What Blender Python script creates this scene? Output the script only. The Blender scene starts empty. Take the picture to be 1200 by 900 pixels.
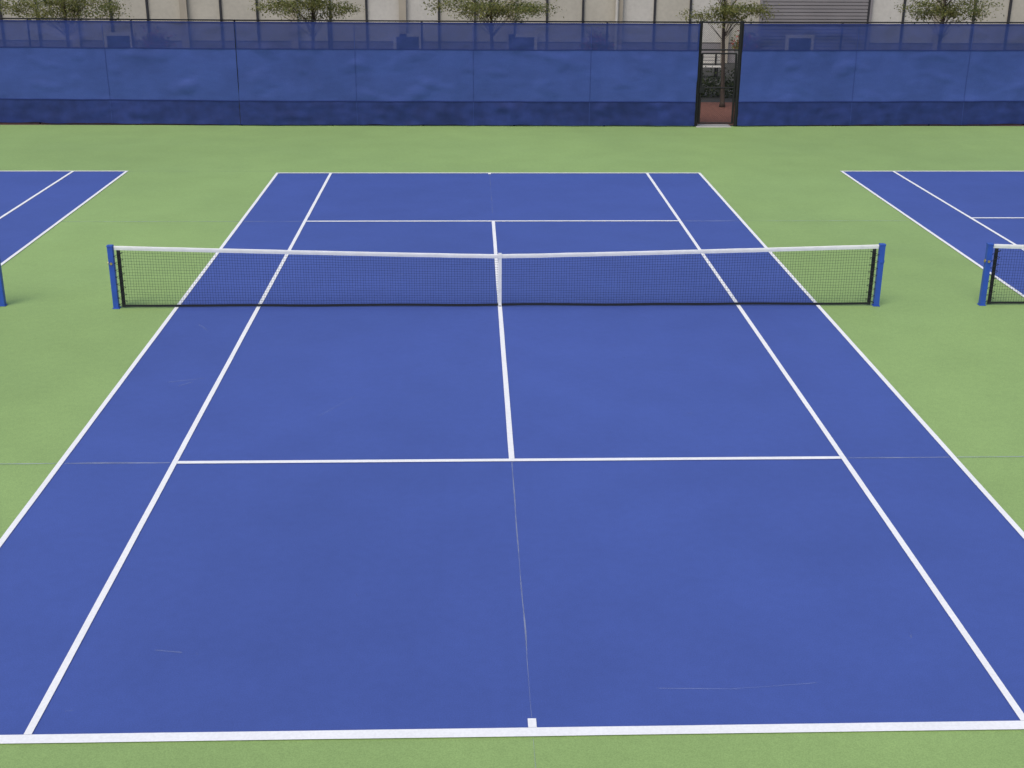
import bpy, bmesh, math, random
from mathutils import Vector, Matrix
import mathutils.noise as mn
random.seed(7)
sc=bpy.context.scene
sc.view_settings.view_transform='Standard'
sc.view_settings.look='None'
sc.view_settings.exposure=0
COL=bpy.context.collection

# ------------------------------------------------------------ helpers
def S(r,g,b):
    f=lambda c:(c/255/12.92) if c/255<=.04045 else ((c/255+.055)/1.055)**2.4
    return (f(r),f(g),f(b),1)

def mat(name,col,rough=.7,noise=None,bump=None,spec=.3,metal=0,alpha=None,transl=None,rvar=None):
    """noise=[(scale,amount,detail,stretch)] multiplies the value of the base colour; bump=(scale,strength,dist)"""
    m=bpy.data.materials.new(name); m.use_nodes=True
    nt=m.node_tree; N=nt.nodes; Lk=nt.links
    b=N['Principled BSDF']; b.inputs['Base Color'].default_value=col
    b.inputs['Roughness'].default_value=rough
    b.inputs['Specular IOR Level'].default_value=spec
    b.inputs['Metallic'].default_value=metal
    tc=N.new('ShaderNodeTexCoord'); src=None
    if noise:
        prev=None
        for k in noise:
            mp=N.new('ShaderNodeMapping'); st=k[3] if len(k)>3 else (1,1,1)
            mp.inputs['Scale'].default_value=st
            Lk.new(tc.outputs['Object'],mp.inputs['Vector'])
            n=N.new('ShaderNodeTexNoise'); n.inputs['Scale'].default_value=k[0]; n.inputs['Detail'].default_value=k[2] if len(k)>2 else 4
            Lk.new(mp.outputs[0],n.inputs['Vector'])
            mr=N.new('ShaderNodeMapRange'); mr.inputs['From Min'].default_value=.3; mr.inputs['From Max'].default_value=.7
            mr.inputs['To Min'].default_value=1-k[1]; mr.inputs['To Max'].default_value=1+k[1]
            Lk.new(n.outputs['Fac'],mr.inputs['Value'])
            if prev is None: prev=mr.outputs[0]
            else:
                mu=N.new('ShaderNodeMath'); mu.operation='MULTIPLY'
                Lk.new(prev,mu.inputs[0]); Lk.new(mr.outputs[0],mu.inputs[1]); prev=mu.outputs[0]
        vm=N.new('ShaderNodeVectorMath'); vm.operation='SCALE'; vm.inputs[0].default_value=col[:3]
        Lk.new(prev,vm.inputs['Scale']); Lk.new(vm.outputs[0],b.inputs['Base Color']); src=vm.outputs[0]
    if rvar:
        n=N.new('ShaderNodeTexNoise'); n.inputs['Scale'].default_value=rvar[0]; n.inputs['Detail'].default_value=3
        Lk.new(tc.outputs['Object'],n.inputs['Vector'])
        mr=N.new('ShaderNodeMapRange'); mr.inputs['From Min'].default_value=.3; mr.inputs['From Max'].default_value=.7
        mr.inputs['To Min'].default_value=rough-rvar[1]; mr.inputs['To Max'].default_value=rough+rvar[1]
        Lk.new(n.outputs['Fac'],mr.inputs['Value']); Lk.new(mr.outputs[0],b.inputs['Roughness'])
    if bump:
        n=N.new('ShaderNodeTexNoise'); n.inputs['Scale'].default_value=bump[0]; n.inputs['Detail'].default_value=2
        Lk.new(tc.outputs['Object'],n.inputs['Vector'])
        bp=N.new('ShaderNodeBump'); bp.inputs['Strength'].default_value=bump[1]; bp.inputs['Distance'].default_value=bump[2]
        Lk.new(n.outputs['Fac'],bp.inputs['Height']); Lk.new(bp.outputs[0],b.inputs['Normal'])
    out=N['Material Output']; last=b.outputs[0]
    if transl:
        t=N.new('ShaderNodeBsdfTranslucent'); t.inputs['Color'].default_value=col
        if src: Lk.new(src,t.inputs['Color'])
        mx=N.new('ShaderNodeMixShader'); mx.inputs[0].default_value=transl
        Lk.new(last,mx.inputs[1]); Lk.new(t.outputs[0],mx.inputs[2]); last=mx.outputs[0]
    if alpha is not None:
        t=N.new('ShaderNodeBsdfTransparent'); mx=N.new('ShaderNodeMixShader'); mx.inputs[0].default_value=alpha
        Lk.new(t.outputs[0],mx.inputs[1]); Lk.new(last,mx.inputs[2]); last=mx.outputs[0]
    Lk.new(last,out.inputs['Surface'])
    return m

class MB:
    def __init__(s): s.v=[]; s.f=[]; s.m=[]
    def quad(s,a,b,c,d,mi=0):
        i=len(s.v); s.v+= [tuple(a),tuple(b),tuple(c),tuple(d)]; s.f.append((i,i+1,i+2,i+3)); s.m.append(mi)
    def rect(s,x0,y0,x1,y1,z,mi=0): s.quad((x0,y0,z),(x1,y0,z),(x1,y1,z),(x0,y1,z),mi)
    def box(s,x0,y0,z0,x1,y1,z1,mi=0):
        i=len(s.v)
        s.v+=[(x0,y0,z0),(x1,y0,z0),(x1,y1,z0),(x0,y1,z0),(x0,y0,z1),(x1,y0,z1),(x1,y1,z1),(x0,y1,z1)]
        for f in ((0,3,2,1),(4,5,6,7),(0,1,5,4),(1,2,6,5),(2,3,7,6),(3,0,4,7)):
            s.f.append(tuple(i+k for k in f)); s.m.append(mi)
    def wire(s,a,c,r,step=.3):
        a=Vector(a);c=Vector(c);n=max(1,int((c-a).length/step))
        s.tube([a.lerp(c,i/n) for i in range(n+1)],r,3,caps=False)
    def tube(s,pts,rad,n=4,mi=0,caps=True):
        pts=[Vector(p) for p in pts]
        if not hasattr(rad,'__len__'): rad=[rad]*len(pts)
        base=len(s.v)
        for k,p in enumerate(pts):
            d=(pts[min(k+1,len(pts)-1)]-pts[max(k-1,0)]).normalized()
            a=Vector((0,0,1)) if abs(d.z)<.9 else Vector((1,0,0))
            u=d.cross(a).normalized(); w=d.cross(u)
            for j in range(n):
                t=2*math.pi*(j+.5)/n
                s.v.append(tuple(p+(u*math.cos(t)+w*math.sin(t))*rad[k]))
        for k in range(len(pts)-1):
            for j in range(n):
                a=base+k*n+j; b=base+k*n+(j+1)%n
                s.f.append((a,b,b+n,a+n)); s.m.append(mi)
        if caps:
            s.f.append(tuple(base+j for j in range(n))[::-1]); s.m.append(mi)
            e=base+(len(pts)-1)*n
            s.f.append(tuple(e+j for j in range(n))); s.m.append(mi)
    def obj(s,name,mats,parent=None,loc=None,smooth=False,bevel=0):
        me=bpy.data.meshes.new(name); me.from_pydata(s.v,[],s.f)
        if not isinstance(mats,(list,tuple)): mats=[mats]
        for m in mats: me.materials.append(m)
        me.polygons.foreach_set('material_index',s.m)
        if smooth: me.polygons.foreach_set('use_smooth',[True]*len(s.f))
        me.update()
        return mk(name,me,parent,loc,bevel)
def mk(name,me,parent=None,loc=None,bevel=0):
    o=bpy.data.objects.new(name,me); COL.objects.link(o)
    if parent: o.parent=parent
    if loc: o.location=loc
    if bevel:
        md=o.modifiers.new('bevel','BEVEL'); md.width=bevel; md.segments=2
    return o
def empty(name,loc=(0,0,0)):
    o=bpy.data.objects.new(name,None); o.empty_display_size=.2; COL.objects.link(o); o.location=loc; return o

# ------------------------------------------------------------ materials
M_blue=mat('blue_acrylic',S(69,89,160),.54,[(.12,.08,2),(1.1,.04,3),(9,.03,2),(90,.13,1)],(260,.25,.002),spec=.38,rvar=(.35,.07))
M_green=mat('green_acrylic',S(143,171,104),.66,[(.10,.07,2),(.9,.04,3),(9,.03,2),(90,.13,1)],(260,.25,.002),spec=.33,rvar=(.35,.06))
M_line=mat('white_line_paint',(.88,.88,.88,1),.6,[(1.5,.03,3),(40,.04,1)])
M_seam=mat('pale_joint',S(170,178,188),.8,[(3,.3,3)],alpha=.42)
M_scuff=mat('scuff',S(165,178,205),.8,[(3,.3,3)],alpha=.25)
M_ground=mat('asphalt_ground',(.055,.055,.052,1),.9,[(.3,.15,4),(60,.2,1)])
M_brickpave=mat('red_brick_paving',(.20,.085,.06,1),.85,[(8,.25,3)])
M_conc=mat('concrete',(.42,.41,.38,1),.85,[(2,.1,4),(60,.08,1)])
M_netcord=mat('black_net_cord',(.018,.02,.024,1),.7)
M_netband=mat('white_net_band',(.84,.84,.83,1),.65,[(5,.06,3)],transl=.08)
M_post=mat('blue_post_paint',S(44,82,176),.38,[(6,.08,3)],spec=.5)
M_steel=mat('galvanised_steel',(.45,.45,.45,1),.4,[(20,.1,2)],metal=.8)
M_brass=mat('brass_winder',(.55,.42,.15,1),.4,[(20,.1,2)],metal=.7)
M_black=mat('black_powder_coat',(.015,.015,.016,1),.5,[(20,.2,2)])
M_wire=mat('black_vinyl_wire',(.02,.02,.022,1),.5)
scr_n=[(.22,.07,2,(1,1,1.5)),(.8,.08,3,(1,1,2)),(2.6,.05,4,(1,1,2.5)),(60,.08,1)]
M_smid=mat('windscreen_blue',S(60,80,147),.7,scr_n)
M_sbot=mat('windscreen_navy',S(38,53,112),.7,[(.4,.12,3),(3,.18,3),(60,.08,1)])
M_stop=mat('windscreen_mesh',S(42,59,120),.7,scr_n,alpha=.87)
M_hem=mat('windscreen_hem',S(34,48,110),.7)
M_seamcloth=mat('windscreen_seam',S(50,68,132),.7)
M_wall=mat('beige_wall_panel',(.50,.465,.385,1),.85,[(.6,.06,4),(7,.05,3)])
M_wall2=mat('pale_wall_panel',(.58,.55,.49,1),.85,[(.6,.06,4),(7,.05,3)])
M_pier=mat('tan_pier',(.42,.37,.29,1),.85,[(1,.08,4)])
M_mull=mat('dark_mullion',(.04,.04,.045,1),.5)
M_glass=mat('dark_glass',(.03,.04,.05,1),.1,spec=.6)
M_siding=mat('grey_siding',(.26,.24,.24,1),.6,[(1,.06,3)])
M_bark=mat('tree_bark',(.09,.07,.055,1),.9,[(6,.3,4,(1,1,.2))],(30,.6,.02))
M_leaf1=mat('leaf_yellow_green',(.23,.24,.07,1),.6,[(2,.3,2)],transl=.45)
M_leaf2=mat('leaf_green',(.13,.165,.05,1),.6,[(2,.3,2)],transl=.35)
M_leaf3=mat('leaf_dark_green',(.045,.07,.022,1),.6,transl=.25)
M_flower=mat('flower_coral',(.5,.12,.08,1),.6,transl=.2)

# ------------------------------------------------------------ ground
b=MB(); b.rect(-600,-600,600,900,-.012); b.obj('ground',M_ground)
b=MB(); b.rect(-40,-34,40,19.75,-.004); b.obj('court_surround',M_green)
b=MB(); b.rect(-30,19.9,30,25.2,-.008); b.obj('brick_walkway',M_brickpave)

def line(b,x0,y0,x1,y1,z=.008,seg=.6):
    hor=(x1-x0)>(y1-y0); L=(x1-x0) if hor else (y1-y0); n=max(1,int(L/seg))
    J=.0014
    e=[(random.uniform(-J,J),random.uniform(-J,J)) for _ in range(n+1)]
    for i in range(n):
        t0=i/n;t1=(i+1)/n
        if hor:
            a=x0+L*t0;c=x0+L*t1
            b.quad((a,y0+e[i][0],z),(c,y0+e[i+1][0],z),(c,y1+e[i+1][1],z),(a,y1+e[i][1],z))
        else:
            a=y0+L*t0;c=y0+L*t1
            b.quad((x0+e[i][0],a,z),(x1+e[i][1],a,z),(x1+e[i+1][1],c,z),(x0+e[i+1][0],c,z))

def court(cx,cy):
    root=empty('tennis_court',(cx,cy,0))
    b=MB(); b.rect(-5.46,-11.86,5.46,11.86,0); b.obj('playing_surface',M_blue,root)
    b=MB(); w=.066
    line(b,-5.485,11.885-.075,5.485,11.885)
    line(b,-5.485,-11.90,5.485,-11.785)
    for s in(-1,1):
        for x in (5.485,4.115):
            a,c=sorted((s*x,s*(x-w))); line(b,a,-11.782,c,11.807)
    line(b,-4.046,6.40-.04,4.046,6.40+.04)
    line(b,-4.046,-6.40-.038,4.046,-6.40+.038)
    line(b,-.034,-6.36,.034,6.358)
    b.rect(-.035,-11.782,.035,-11.66,.008); b.rect(-.035,11.69,.035,11.807,.008)
    b.obj('court_lines',M_line,root)
    return root
court(0,0); court(-14.8,.25); court(14.7,.25)

# joints and scuffs in the acrylic
b=MB()
def thin(b,p,q,w,z,n=14,j=.01):
    p=Vector(p);q=Vector(q);d=(q-p);nn=Vector((-d.y,d.x)).normalized()
    pts=[]; sd=random.uniform(0,99)
    for i in range(n+1):
        s=d.length*i/n
        c=p+d*i/n+nn*(j*mn.noise(Vector((s*.9,sd,0)))); ww=w*max(.12,.75+1.1*mn.noise(Vector((s*1.7,sd,5))))/2
        pts.append((c-nn*ww,c+nn*ww))
    for i in range(n):
        a,c=pts[i];e,f=pts[i+1]; b.quad((a.x,a.y,z),(e.x,e.y,z),(f.x,f.y,z),(c.x,c.y,z))
thin(b,(-13,-6.42),(-5.5,-6.40),.035,.004,60); thin(b,(-5.40,-6.40),(-4.14,-6.40),.035,.004)
thin(b,(4.14,-6.40),(5.40,-6.40),.026,.004); thin(b,(5.5,-6.4),(13,-6.38),.026,.004,60)
thin(b,(-9.3,6.40),(-5.5,6.40),.035,.004,30); thin(b,(-5.40,6.4),(-4.14,6.4),.035,.004); thin(b,(4.14,6.4),(5.40,6.4),.03,.004); thin(b,(5.5,6.4),(9.2,6.4),.025,.004,30)
thin(b,(0,-6.45),(.0,-10.7),.012,.004,60,.012); thin(b,(0,-10.7),(.0,-11.64),.006,.004,20,.006)
thin(b,(0,-11.93),(.0,-12.6),.008,.004,10,.004)
thin(b,(0,6.45),(.0,11.6),.006,.004,30,.004)
thin(b,(-9.4,12.1),(-5.5,12.1),.016,.004,20)
b.obj('surface_joint',M_seam)
b=MB()
for p,q,w in [((-4.8,-3.6),(-4.3,-3.45),.014),((-4.6,-3.75),(-4.45,-3.6),.02),((-3.35,-10.55),(-3.1,-10.6),.014),
   ((1.1,-11.25),(1.8,-11.28),.007),((1.7,-11.26),(2.5,-11.2),.007),((-2.5,-4.9),(-2.1,-4.2),.006),((-4.9,-.9),(-4.7,-1.2),.015)]:
    thin(b,p,q,w,.0042,8,.02)
for _ in range(60):
    x=random.uniform(-5.3,5.3); y=random.uniform(-11.5,11); l=random.uniform(.015,.07); a=random.uniform(0,6.28)
    thin(b,(x,y),(x+l*math.cos(a),y+l*math.sin(a)),random.uniform(.004,.012),.0042,2,.002)
b.obj('scuff_marks',M_scuff)

# ------------------------------------------------------------ nets
def top_z(x): return .914+.156*(min(abs(x),6.4)/6.4)**1.15
def net(cx,cy):
    root=empty('tennis_net',(cx,cy,0))
    E=6.36; PX=6.455
    b=MB(); n=int(2*E/.045)
    for i in range(n+1):
        x=-E+2*E*i/n
        b.tube([(x,0,.02),(x+random.uniform(-.006,.006),0,top_z(x)*.5),(x,0,top_z(x)-.03)],.0019,4,caps=False)
    rows=21
    for r in range(rows):
        t=(r+.3)/rows
        b.tube([(-E+2*E*k/96,0,.02+(top_z(-E+2*E*k/96)-.05)*t+random.uniform(-.004,.004)) for k in range(97)],.0019,4,caps=False)
    b.obj('net_mesh',M_netcord,root)
    b=MB()
    pts=[-E+2*E*k/64 for k in range(65)]
    zb=lambda x:.010+.012*mn.noise(Vector((x*.8,cx,0)))+.008
    for a,c in zip(pts,pts[1:]):
        za=zb(a);zc=zb(c)
        b.quad((a,-.004,za),(c,-.004,zc),(c,-.004,zc+.04),(a,-.004,za+.04)); b.quad((c,.004,zc),(a,.004,za),(a,.004,za+.04),(c,.004,zc+.04))
    for s in(-1,1):
        x0,x1=sorted((s*E,s*(E-.06))); b.box(x0,-.006,.015,x1,.006,1.02)
        z=.06;pp=[];k=0
        while z<1.0:
            pp.append((s*(E-.10 if k%2 else E+.05),-.014 if k%2 else -.02,z)); z+=.06;k+=1
        b.tube(pp,.009,5)
    b.obj('net_tape_and_lacing',M_netcord,root)
    b=MB(); pts=[-E-.035+2*(E+.035)*k/80 for k in range(81)]
    prof=[(-.011,-.066),(-.014,-.03),(-.011,-.006),(0,.003),(.011,-.006),(.014,-.03),(.011,-.066)]
    for a,c in zip(pts,pts[1:]):
        ja=.004*mn.noise(Vector((a*2.2,1,cx)));jc=.004*mn.noise(Vector((c*2.2,1,cx)))
        for (y0,z0),(y1,z1) in zip(prof,prof[1:]):
            b.quad((a,y0,top_z(a)+z0+ja),(c,y0,top_z(c)+z0+jc),(c,y1,top_z(c)+z1+jc),(a,y1,top_z(a)+z1+ja))
    b.obj('head_band',M_netband,root,smooth=True)
    b=MB(); b.box(-.028,-.021,.01,.028,-.018,.93); b.box(-.028,.018,.01,.028,.021,.93); b.box(-.028,-.021,.93,.028,.021,.934)
    b.box(-.034,-.028,.85,.034,-.0215,.91)
    b.obj('centre_strap',M_netband,root)
    b=MB(); b.box(-.03,-.012,.008,.03,.012,.05); b.tube([(0,0,-.01),(0,0,.03)],.03,10); b.obj('strap_anchor',M_steel,root)
    for s in(-1,1):
        b=MB(); X=s*PX
        b.box(X-.045,-.045,0,X+.045,.045,1.055); b.box(X-.05,-.05,1.055,X+.05,.05,1.085); b.box(X-.06,-.06,-.002,X+.06,.06,.010)
        b.obj('net_post',M_post,root,bevel=.008)
        b=MB()
        b.tube([(X+s*.045,0,.78),(X+s*.058,0,.78)],.028,10); b.tube([(X,-.045,.78),(X,-.06,.78)],.022,10)
        b.obj('winder_hub',M_brass if s<0 else M_post,root)
        b=MB(); b.tube([(X,0,1.045),(s*6.3,0,1.05)],.004,5); b.obj('net_cable',M_steel,root)
    return root
net(0,0.03); net(-14.86,.2); net(14.76,.05)

# ------------------------------------------------------------ fence
FP=[(-30,20.75),(-7.7,19.72),(6.62,19.62),(7.98,19.66),(30,20.5)]
TOP=3.16
def fence_run(p,q,seed,name):
    root=empty(name)
    p=Vector(p);q=Vector(q);d=(q-p);L=d.length;t=d/L;nrm=Vector((t.y,-t.x))
    if nrm.y>0:nrm=-nrm
    def P(s,z,o=0):
        v=p+t*s+nrm*o; return (v.x,v.y,z)
    b=MB(); ns=max(1,round(L/3.0))
    for i in range(ns+1):
        s=L*i/ns; b.tube([P(s,-.01),P(s,TOP+.04)],.03,10); b.tube([P(s,TOP+.04),P(s,TOP+.05)],[.034,.01],10)
    for z,r in((TOP+.03,.022),(.05,.02),(1.55,.018)): b.tube([P(0,z),P(L,z)],r,8)
    b.obj('fence_frame',M_black,root,smooth=True)
    b=MB(); st=.072; H=TOP-.03; n=int((L+H)/st)
    for i in range(n):
        s0=i*st
        a,c=max(0,s0-H),min(s0,L)
        if c>a:
            b.wire(P(a,.04+ (s0-a)),P(c,.04+(s0-c)),.0022)
            b.wire(P(L-a,.04+ (s0-a)),P(L-c,.04+(s0-c)),.0022)
    b.obj('chain_link',M_wire,root)
    res=.05; nx=int(L/res)
    levels=[.05]+[.05+.72*i/12 for i in range(1,13)]+[.77+1.58*i/30 for i in range(1,31)]+[2.35+(TOP-.03-2.35)*i/12 for i in range(1,13)]
    v=[];f=[];mi=[]
    for i in range(nx+1):
        s=L*i/nx
        for z in levels:
            w=Vector((p.x+s,seed*3.1,z))
            o=.10+.035*mn.noise(w*.7)+.014*mn.noise(Vector((w.x*2.6,5,z*1.5)))
            for zt in (.05,.77,2.35,TOP-.03):
                dz=abs(z-zt); o+=.022*math.exp(-dz*4)*mn.noise(Vector((w.x*2.6,zt*3,z*.6)))
            o+=.05*max(0,mn.noise(Vector((w.x*.9+z*1.6,z*1.6-w.x*.5,9)))-.22)
            o+=.05*max(0,mn.noise(Vector((w.x*1.1-z*1.1,z*2.2+w.x*.4,19)))-.22)
            if z<.77: o+=.02*mn.noise(Vector((w.x*1.8,z*4,3)))*min(1,(.77-z)*4)
            o=max(o,.05)
            zz=z+ (.010*mn.noise(Vector((s*.8,z,4))) if z<3 else 0)
            if z<.1: zz=z+.03*mn.noise(Vector((s*1.3,0,1)))-.010
            v.append(P(s,zz,o))
    m=len(levels)
    for i in range(nx):
        for j in range(m-1):
            a=i*m+j; f.append((a,a+m,a+m+1,a+1)); mi.append(0 if j<12 else 1 if j<42 else 2)
    me=bpy.data.meshes.new('windscreen'); me.from_pydata(v,[],f)
    for mm in(M_sbot,M_smid,M_stop): me.materials.append(mm)
    me.polygons.foreach_set('material_index',mi); me.polygons.foreach_set('use_smooth',[True]*len(f)); me.update()
    mk('windscreen',me,root)
    b=MB()   # hems stitched just proud of the cloth, following its folds
    nn=Vector((nrm.x,nrm.y,0))*.014
    for jz,h in((12,.014),(42,.012),(m-1,.022)):
        for i in range(nx):
            a=Vector(v[i*m+jz]);c=Vector(v[(i+1)*m+jz])
            b.quad(a+nn-Vector((0,0,h)),c+nn-Vector((0,0,h)),c+nn+Vector((0,0,h)),a+nn+Vector((0,0,h)))
    b.obj('windscreen_hem',M_hem,root)
    b=MB(); tt=Vector((t.x,t.y,0))*.010; n2=nn*.6
    k=int(3.66/res)
    for i in range(k,nx-10,k):      # vertical cloth joins
        for j in range(m-2):
            a=Vector(v[i*m+j]);c=Vector(v[i*m+j+1]); b.quad(a-tt+n2,a+tt+n2,c+tt+n2,c-tt+n2)
    b.obj('windscreen_join',M_seamcloth,root)
    b=MB()
    for e in(0,L):
        b.tube([P(e,.06,.09),P(e,TOP-.03,.09)],.014,5)
    b.obj('windscreen_edge_cord',M_black,root)
fence_run(FP[0],FP[1],1,'chain_link_fence')
fence_run(FP[1],FP[2],2,'chain_link_fence')
fence_run(FP[3],FP[4],3,'chain_link_fence')
# gate
root=empty('fence_gate')
gx0,gx1,gy=6.72,7.88,19.64
b=MB()
for x in(gx0-.05,gx1+.06): b.tube([(x,gy,0),(x,gy,TOP+.06)],.06,10)
for x in(gx0+.045,gx1-.045): b.tube([(x,gy,.1),(x,gy,2.25)],.035,8)
for z in(.1,1.2,2.25): b.tube([(gx0+.03,gy,z),(gx1-.03,gy,z)],.024,8)
b.tube([(gx0-.06,gy,2.36),(gx1+.06,gy,2.36)],.026,8); b.tube([(gx0-.06,gy,TOP+.03),(gx1+.06,gy,TOP+.03)],.026,8)
b.box(gx0+.0,gy-.06,1.05,gx0+.16,gy-.03,1.25)
b.obj('gate_frame',M_black,root)
b=MB(); W=gx1-gx0; st=.06
for z0,z1 in((.1,2.25),(2.36,TOP)):
    H=z1-z0
    for i in range(int((W+H)/st)):
        s0=i*st;a,c=max(0,s0-H),min(s0,W)
        if c>a:
            b.wire((gx0+a,gy,z0+s0-a),(gx0+c,gy,z0+s0-c),.0026)
            b.wire((gx1-a,gy,z0+s0-a),(gx1-c,gy,z0+s0-c),.0026)
b.obj('gate_mesh',M_wire,root)
b=MB(); b.box(gx0-.05,19.40,-.008,gx1-.1,19.98,.012); b.obj('gate_threshold',M_conc,bevel=.004)

# ------------------------------------------------------------ building behind
B=empty('school_building',(0,38,0))
b=MB(); b.box(-45,.3,-.02,45,18,7.2,0); b.box(-45,.1,6.9,45,.32,7.6,1); b.obj('building_mass',[M_wall,M_pier],B)
b=MB(); rnd=random.Random(4)
x=-44.; k=0
sid0,sid1=12.7,17.6
while x<44:
    w=1.62
    if not(sid0-.1<x+w*.5<sid1):
        mi=1 if rnd.random()<.35 else 0
        b.box(x+.05,.18+rnd.uniform(0,.03),.9,x+w-.05,.298,3.4,mi)
        b.box(x+.05,.22,3.5,x+w-.05,.298,6.7,2)
        b.box(x-.045,.10,.0,x+.045,.297,6.88,3)
        b.box(x+.05,.16,.0,x+w-.05,.297,.85,4)
        if k%3==1: b.box(x-.16,-.02,0,x+.16,.095,6.88,5)
    x+=w;k+=1
b.obj('facade_panels',[M_wall,M_wall2,M_glass,M_mull,M_siding,M_pier],B)
b=MB()
z=.0
while z<3.6:
    b.box(sid0,.12,z,sid1,.297,z+.12); b.box(sid0,.2,z+.12,sid1,.296,z+.15); z+=.15
b.box(sid0-.1,.05,0,sid0,.297,3.7);b.box(sid1,.05,0,sid1+.1,.297,3.7)
b.obj('metal_siding',M_siding,B)
b=MB()
for cx in(-16.2,-3.3,1.9,14.5,-27):
    b.box(cx-.65,-.02,.15,cx+.65,.09,1.25,0); b.box(cx-.5,-.04,.28,cx+.5,-.021,1.12,1)
b.obj('low_window',[M_wall2,M_glass],B)
b=MB(); b.tube([(6.1,-.1,0),(6.1,-.1,6.9)],.07,8); b.obj('downspout',M_wall2,B)

# ------------------------------------------------------------ trees
def tree(x,y,seed,R=1.9,H=1.6,zc=4.7,n=40,leaf=130,scale=1,low=26):
    root=empty('honey_locust_tree',(x,y,0)); root.scale=(scale,)*3
    r=random.Random(seed); v=[];f=[];mi=[];cl=[]
    for k in range(n+low):
        if k<n:
            while True:
                a=Vector((r.uniform(-1,1),r.uniform(-1,1),r.uniform(-1,1)))
                if .25<a.length<1: break
            c=Vector((a.x*R*(1-.25*a.z),a.y*R*(1-.25*a.z),zc+a.z*H)); m=leaf
        else:
            an=r.uniform(0,6.28); rr=R*r.uniform(.1,.95); c=Vector((math.cos(an)*rr,math.sin(an)*rr,r.uniform(3.0,3.6))); m=int(leaf*1.4)
        cl.append(c); sh=r.random(); s=.27*r.uniform(.6,1.2)
        for _ in range(m):
            q=c+Vector((r.gauss(0,s),r.gauss(0,s),r.gauss(0,s*.42)))
            L=r.uniform(.05,.11);W=L*.55
            d=Vector((r.uniform(-1,1),r.uniform(-1,1),r.uniform(-.9,.3))).normalized(); e=d.cross(Vector((r.uniform(-1,1),r.uniform(-1,1),1.2))).normalized()
            i=len(v); v+=[tuple(q),tuple(q+d*L*.5+e*W*.5),tuple(q+d*L),tuple(q+d*L*.5-e*W*.5)]; f.append((i,i+1,i+2,i+3))
            mi.append(0 if r.random()<.7-.5*(sh-.5) else (1 if r.random()<.8 else 2))
    me=bpy.data.meshes.new('crown'); me.from_pydata(v,[],f)
    for m in(M_leaf1,M_leaf2,M_leaf3): me.materials.append(m)
    me.polygons.foreach_set('material_index',mi); me.update(); mk('crown',me,root)
    r=random.Random(seed+1); b=MB()
    lean=Vector((r.uniform(-.15,.15),r.uniform(-.15,.15),0))
    T=[Vector((0,0,-.02)),Vector((.0,0,.15)),lean*.4+Vector((0,0,1.2)),lean+Vector((0,0,2.5)),lean*1.3+Vector((0,0,4)),lean*1.2+Vector((0,0,5.6))]
    b.tube(T,[.12,.085,.07,.055,.035,.01],10)
    for k,c in enumerate(cl):
        if k>=n and k%2: continue
        z0=min(max(c.z-1.0,2.3),4.9)
        if z0<2.5: st=T[2].lerp(T[3],(z0-1.2)/1.3)
        elif z0<4: st=T[3].lerp(T[4],(z0-2.5)/1.5)
        else: st=T[4].lerp(T[5],(z0-4)/1.6)
        mid=st.lerp(c,.5)+Vector((r.uniform(-.15,.15),r.uniform(-.15,.15),.22))
        b.tube([st,mid,c],[.013,.008,.003],5)
    b.obj('trunk_and_limbs',M_bark,root,smooth=True)
for i,(x,y,s,R,lw) in enumerate([(-14.2,24.2,.98,2.3,34),(-6.0,24.4,.97,1.8,24),(.35,24.6,.98,2.2,30),(8.35,24.0,.97,1.6,22),(15.9,24.3,.98,1.9,22),(-21.5,24.3,1.0,2,26),(23,24.3,1.05,2,26)]):
    tree(x,y,11+i*3,scale=s,R=R,low=lw)

def leafy(n,gen,mats,wts,seed,name,root,L0=.06,L1=.12):
    r=random.Random(seed); v=[];f=[];mi=[]
    for _ in range(n):
        a=gen(r); d=Vector((r.uniform(-1,1),r.uniform(-1,1),r.uniform(-.4,1))).normalized(); e=d.cross(Vector((r.random(),r.random(),.5))).normalized(); L=r.uniform(L0,L1)
        i=len(v); v+=[tuple(a),tuple(a+d*L*.5+e*L*.3),tuple(a+d*L),tuple(a+d*L*.5-e*L*.3)]; f.append((i,i+1,i+2,i+3)); mi.append(r.choices(range(len(mats)),wts)[0])
    me=bpy.data.meshes.new(name); me.from_pydata(v,[],f)
    for m in mats: me.materials.append(m)
    me.polygons.foreach_set('material_index',mi); me.update(); return mk(name,me,root)
def planter(x,y,s=1):
    root=empty('flower_planter',(x,y,0)); root.scale=(s,)*3
    b=MB(); b.tube([(0,0,-.01),(0,0,.05),(0,0,.62),(0,0,.70),(0,0,.66)],[.30,.30,.44,.48,.40],14); b.obj('pot',M_conc,root)
    leafy(1300,lambda r:Vector((r.gauss(0,.22),r.gauss(0,.22),.68+abs(r.gauss(0,.24)))),[M_leaf1,M_leaf2,M_flower],[3,3,4],int(x*10),'plant',root)
for x in(-13.9,5.0,11.5): planter(x,35.2,1.25)
leafy(9000,lambda r:Vector((r.uniform(3,13),26.6+r.gauss(0,.22),abs(r.gauss(.35,.25)))),[M_leaf3,M_leaf2],[4,1],5,'hedge',None)
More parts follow.
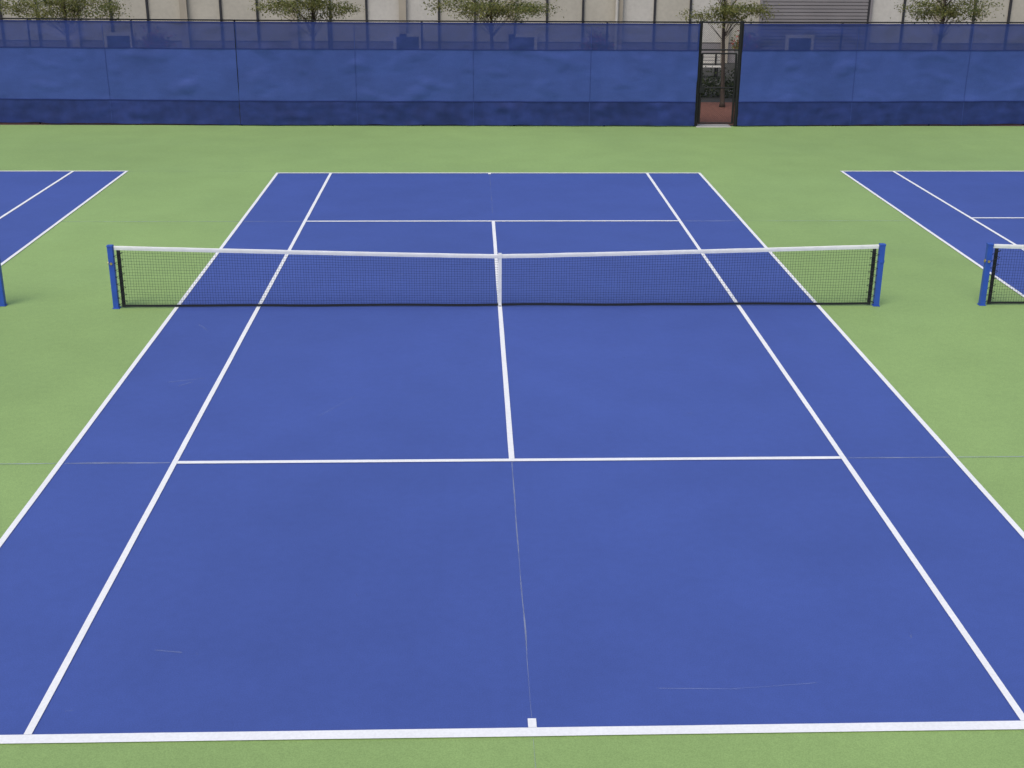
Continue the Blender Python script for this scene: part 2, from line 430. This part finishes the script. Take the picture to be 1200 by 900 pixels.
def bench(x,y):
    root=empty('park_bench',(x,y,0)); b=MB()
    for k in range(4): b.box(-.9,-.25+k*.13,.43,.9,-.15+k*.13,.47)
    b.obj('seat',M_wall2,root,bevel=.005)
    b=MB()
    for k in range(3): b.box(-.9,.27+k*.015,.55+k*.13,.9,.30+k*.015,.65+k*.13)
    b.obj('backrest',M_wall2,root,bevel=.005)
    b=MB()
    for s in(-.7,.7): b.box(s-.03,-.22,-.01,s+.03,-.17,.43); b.box(s-.03,.2,-.01,s+.03,.26,.93)
    b.obj('legs',M_black,root)
bench(9.0,32.5); bench(-3,31.5)

# ------------------------------------------------------------ light
w=bpy.data.worlds.new('World'); sc.world=w; w.use_nodes=True
nt=w.node_tree; sky=nt.nodes.new('ShaderNodeTexSky'); sky.sky_type='NISHITA'; sky.sun_disc=False
EL,AZ=math.radians(58),math.radians(-150)
sky.sun_elevation=EL; sky.sun_rotation=AZ; sky.air_density=1; sky.dust_density=3; sky.ozone_density=1
nt.links.new(sky.outputs[0],nt.nodes['Background'].inputs['Color']); nt.nodes['Background'].inputs['Strength'].default_value=.142
sd=bpy.data.lights.new('sun','SUN'); sd.energy=1.5; sd.angle=math.radians(40); sd.color=(1,.96,.9)
so=bpy.data.objects.new('sun',sd); COL.objects.link(so)
dirv=Vector((math.sin(AZ)*math.cos(EL),math.cos(AZ)*math.cos(EL),math.sin(EL)))
so.rotation_euler=dirv.to_track_quat('Z','Y').to_euler()

# ------------------------------------------------------------ camera
C=Vector((-.4792,-20.39,6.2204)); pitch,yaw,roll=.3572,-.034,.0066
cp,sp=math.cos(pitch),math.sin(pitch); cy,sy=math.cos(yaw),math.sin(yaw)
f=Vector((-sy*cp,cy*cp,-sp)); r=Vector((cy,sy,0)); u=r.cross(f)
r2=r*math.cos(roll)+u*math.sin(roll); u2=u*math.cos(roll)-r*math.sin(roll)
cam=bpy.data.cameras.new('camera'); co=bpy.data.objects.new('camera',cam); COL.objects.link(co)
co.matrix_world=Matrix((( r2.x,u2.x,-f.x,C.x),(r2.y,u2.y,-f.y,C.y),(r2.z,u2.z,-f.z,C.z),(0,0,0,1)))
cam.sensor_width=36; cam.lens=1468.15*36/1200; cam.clip_end=2000; cam.clip_start=.1
sc.camera=co
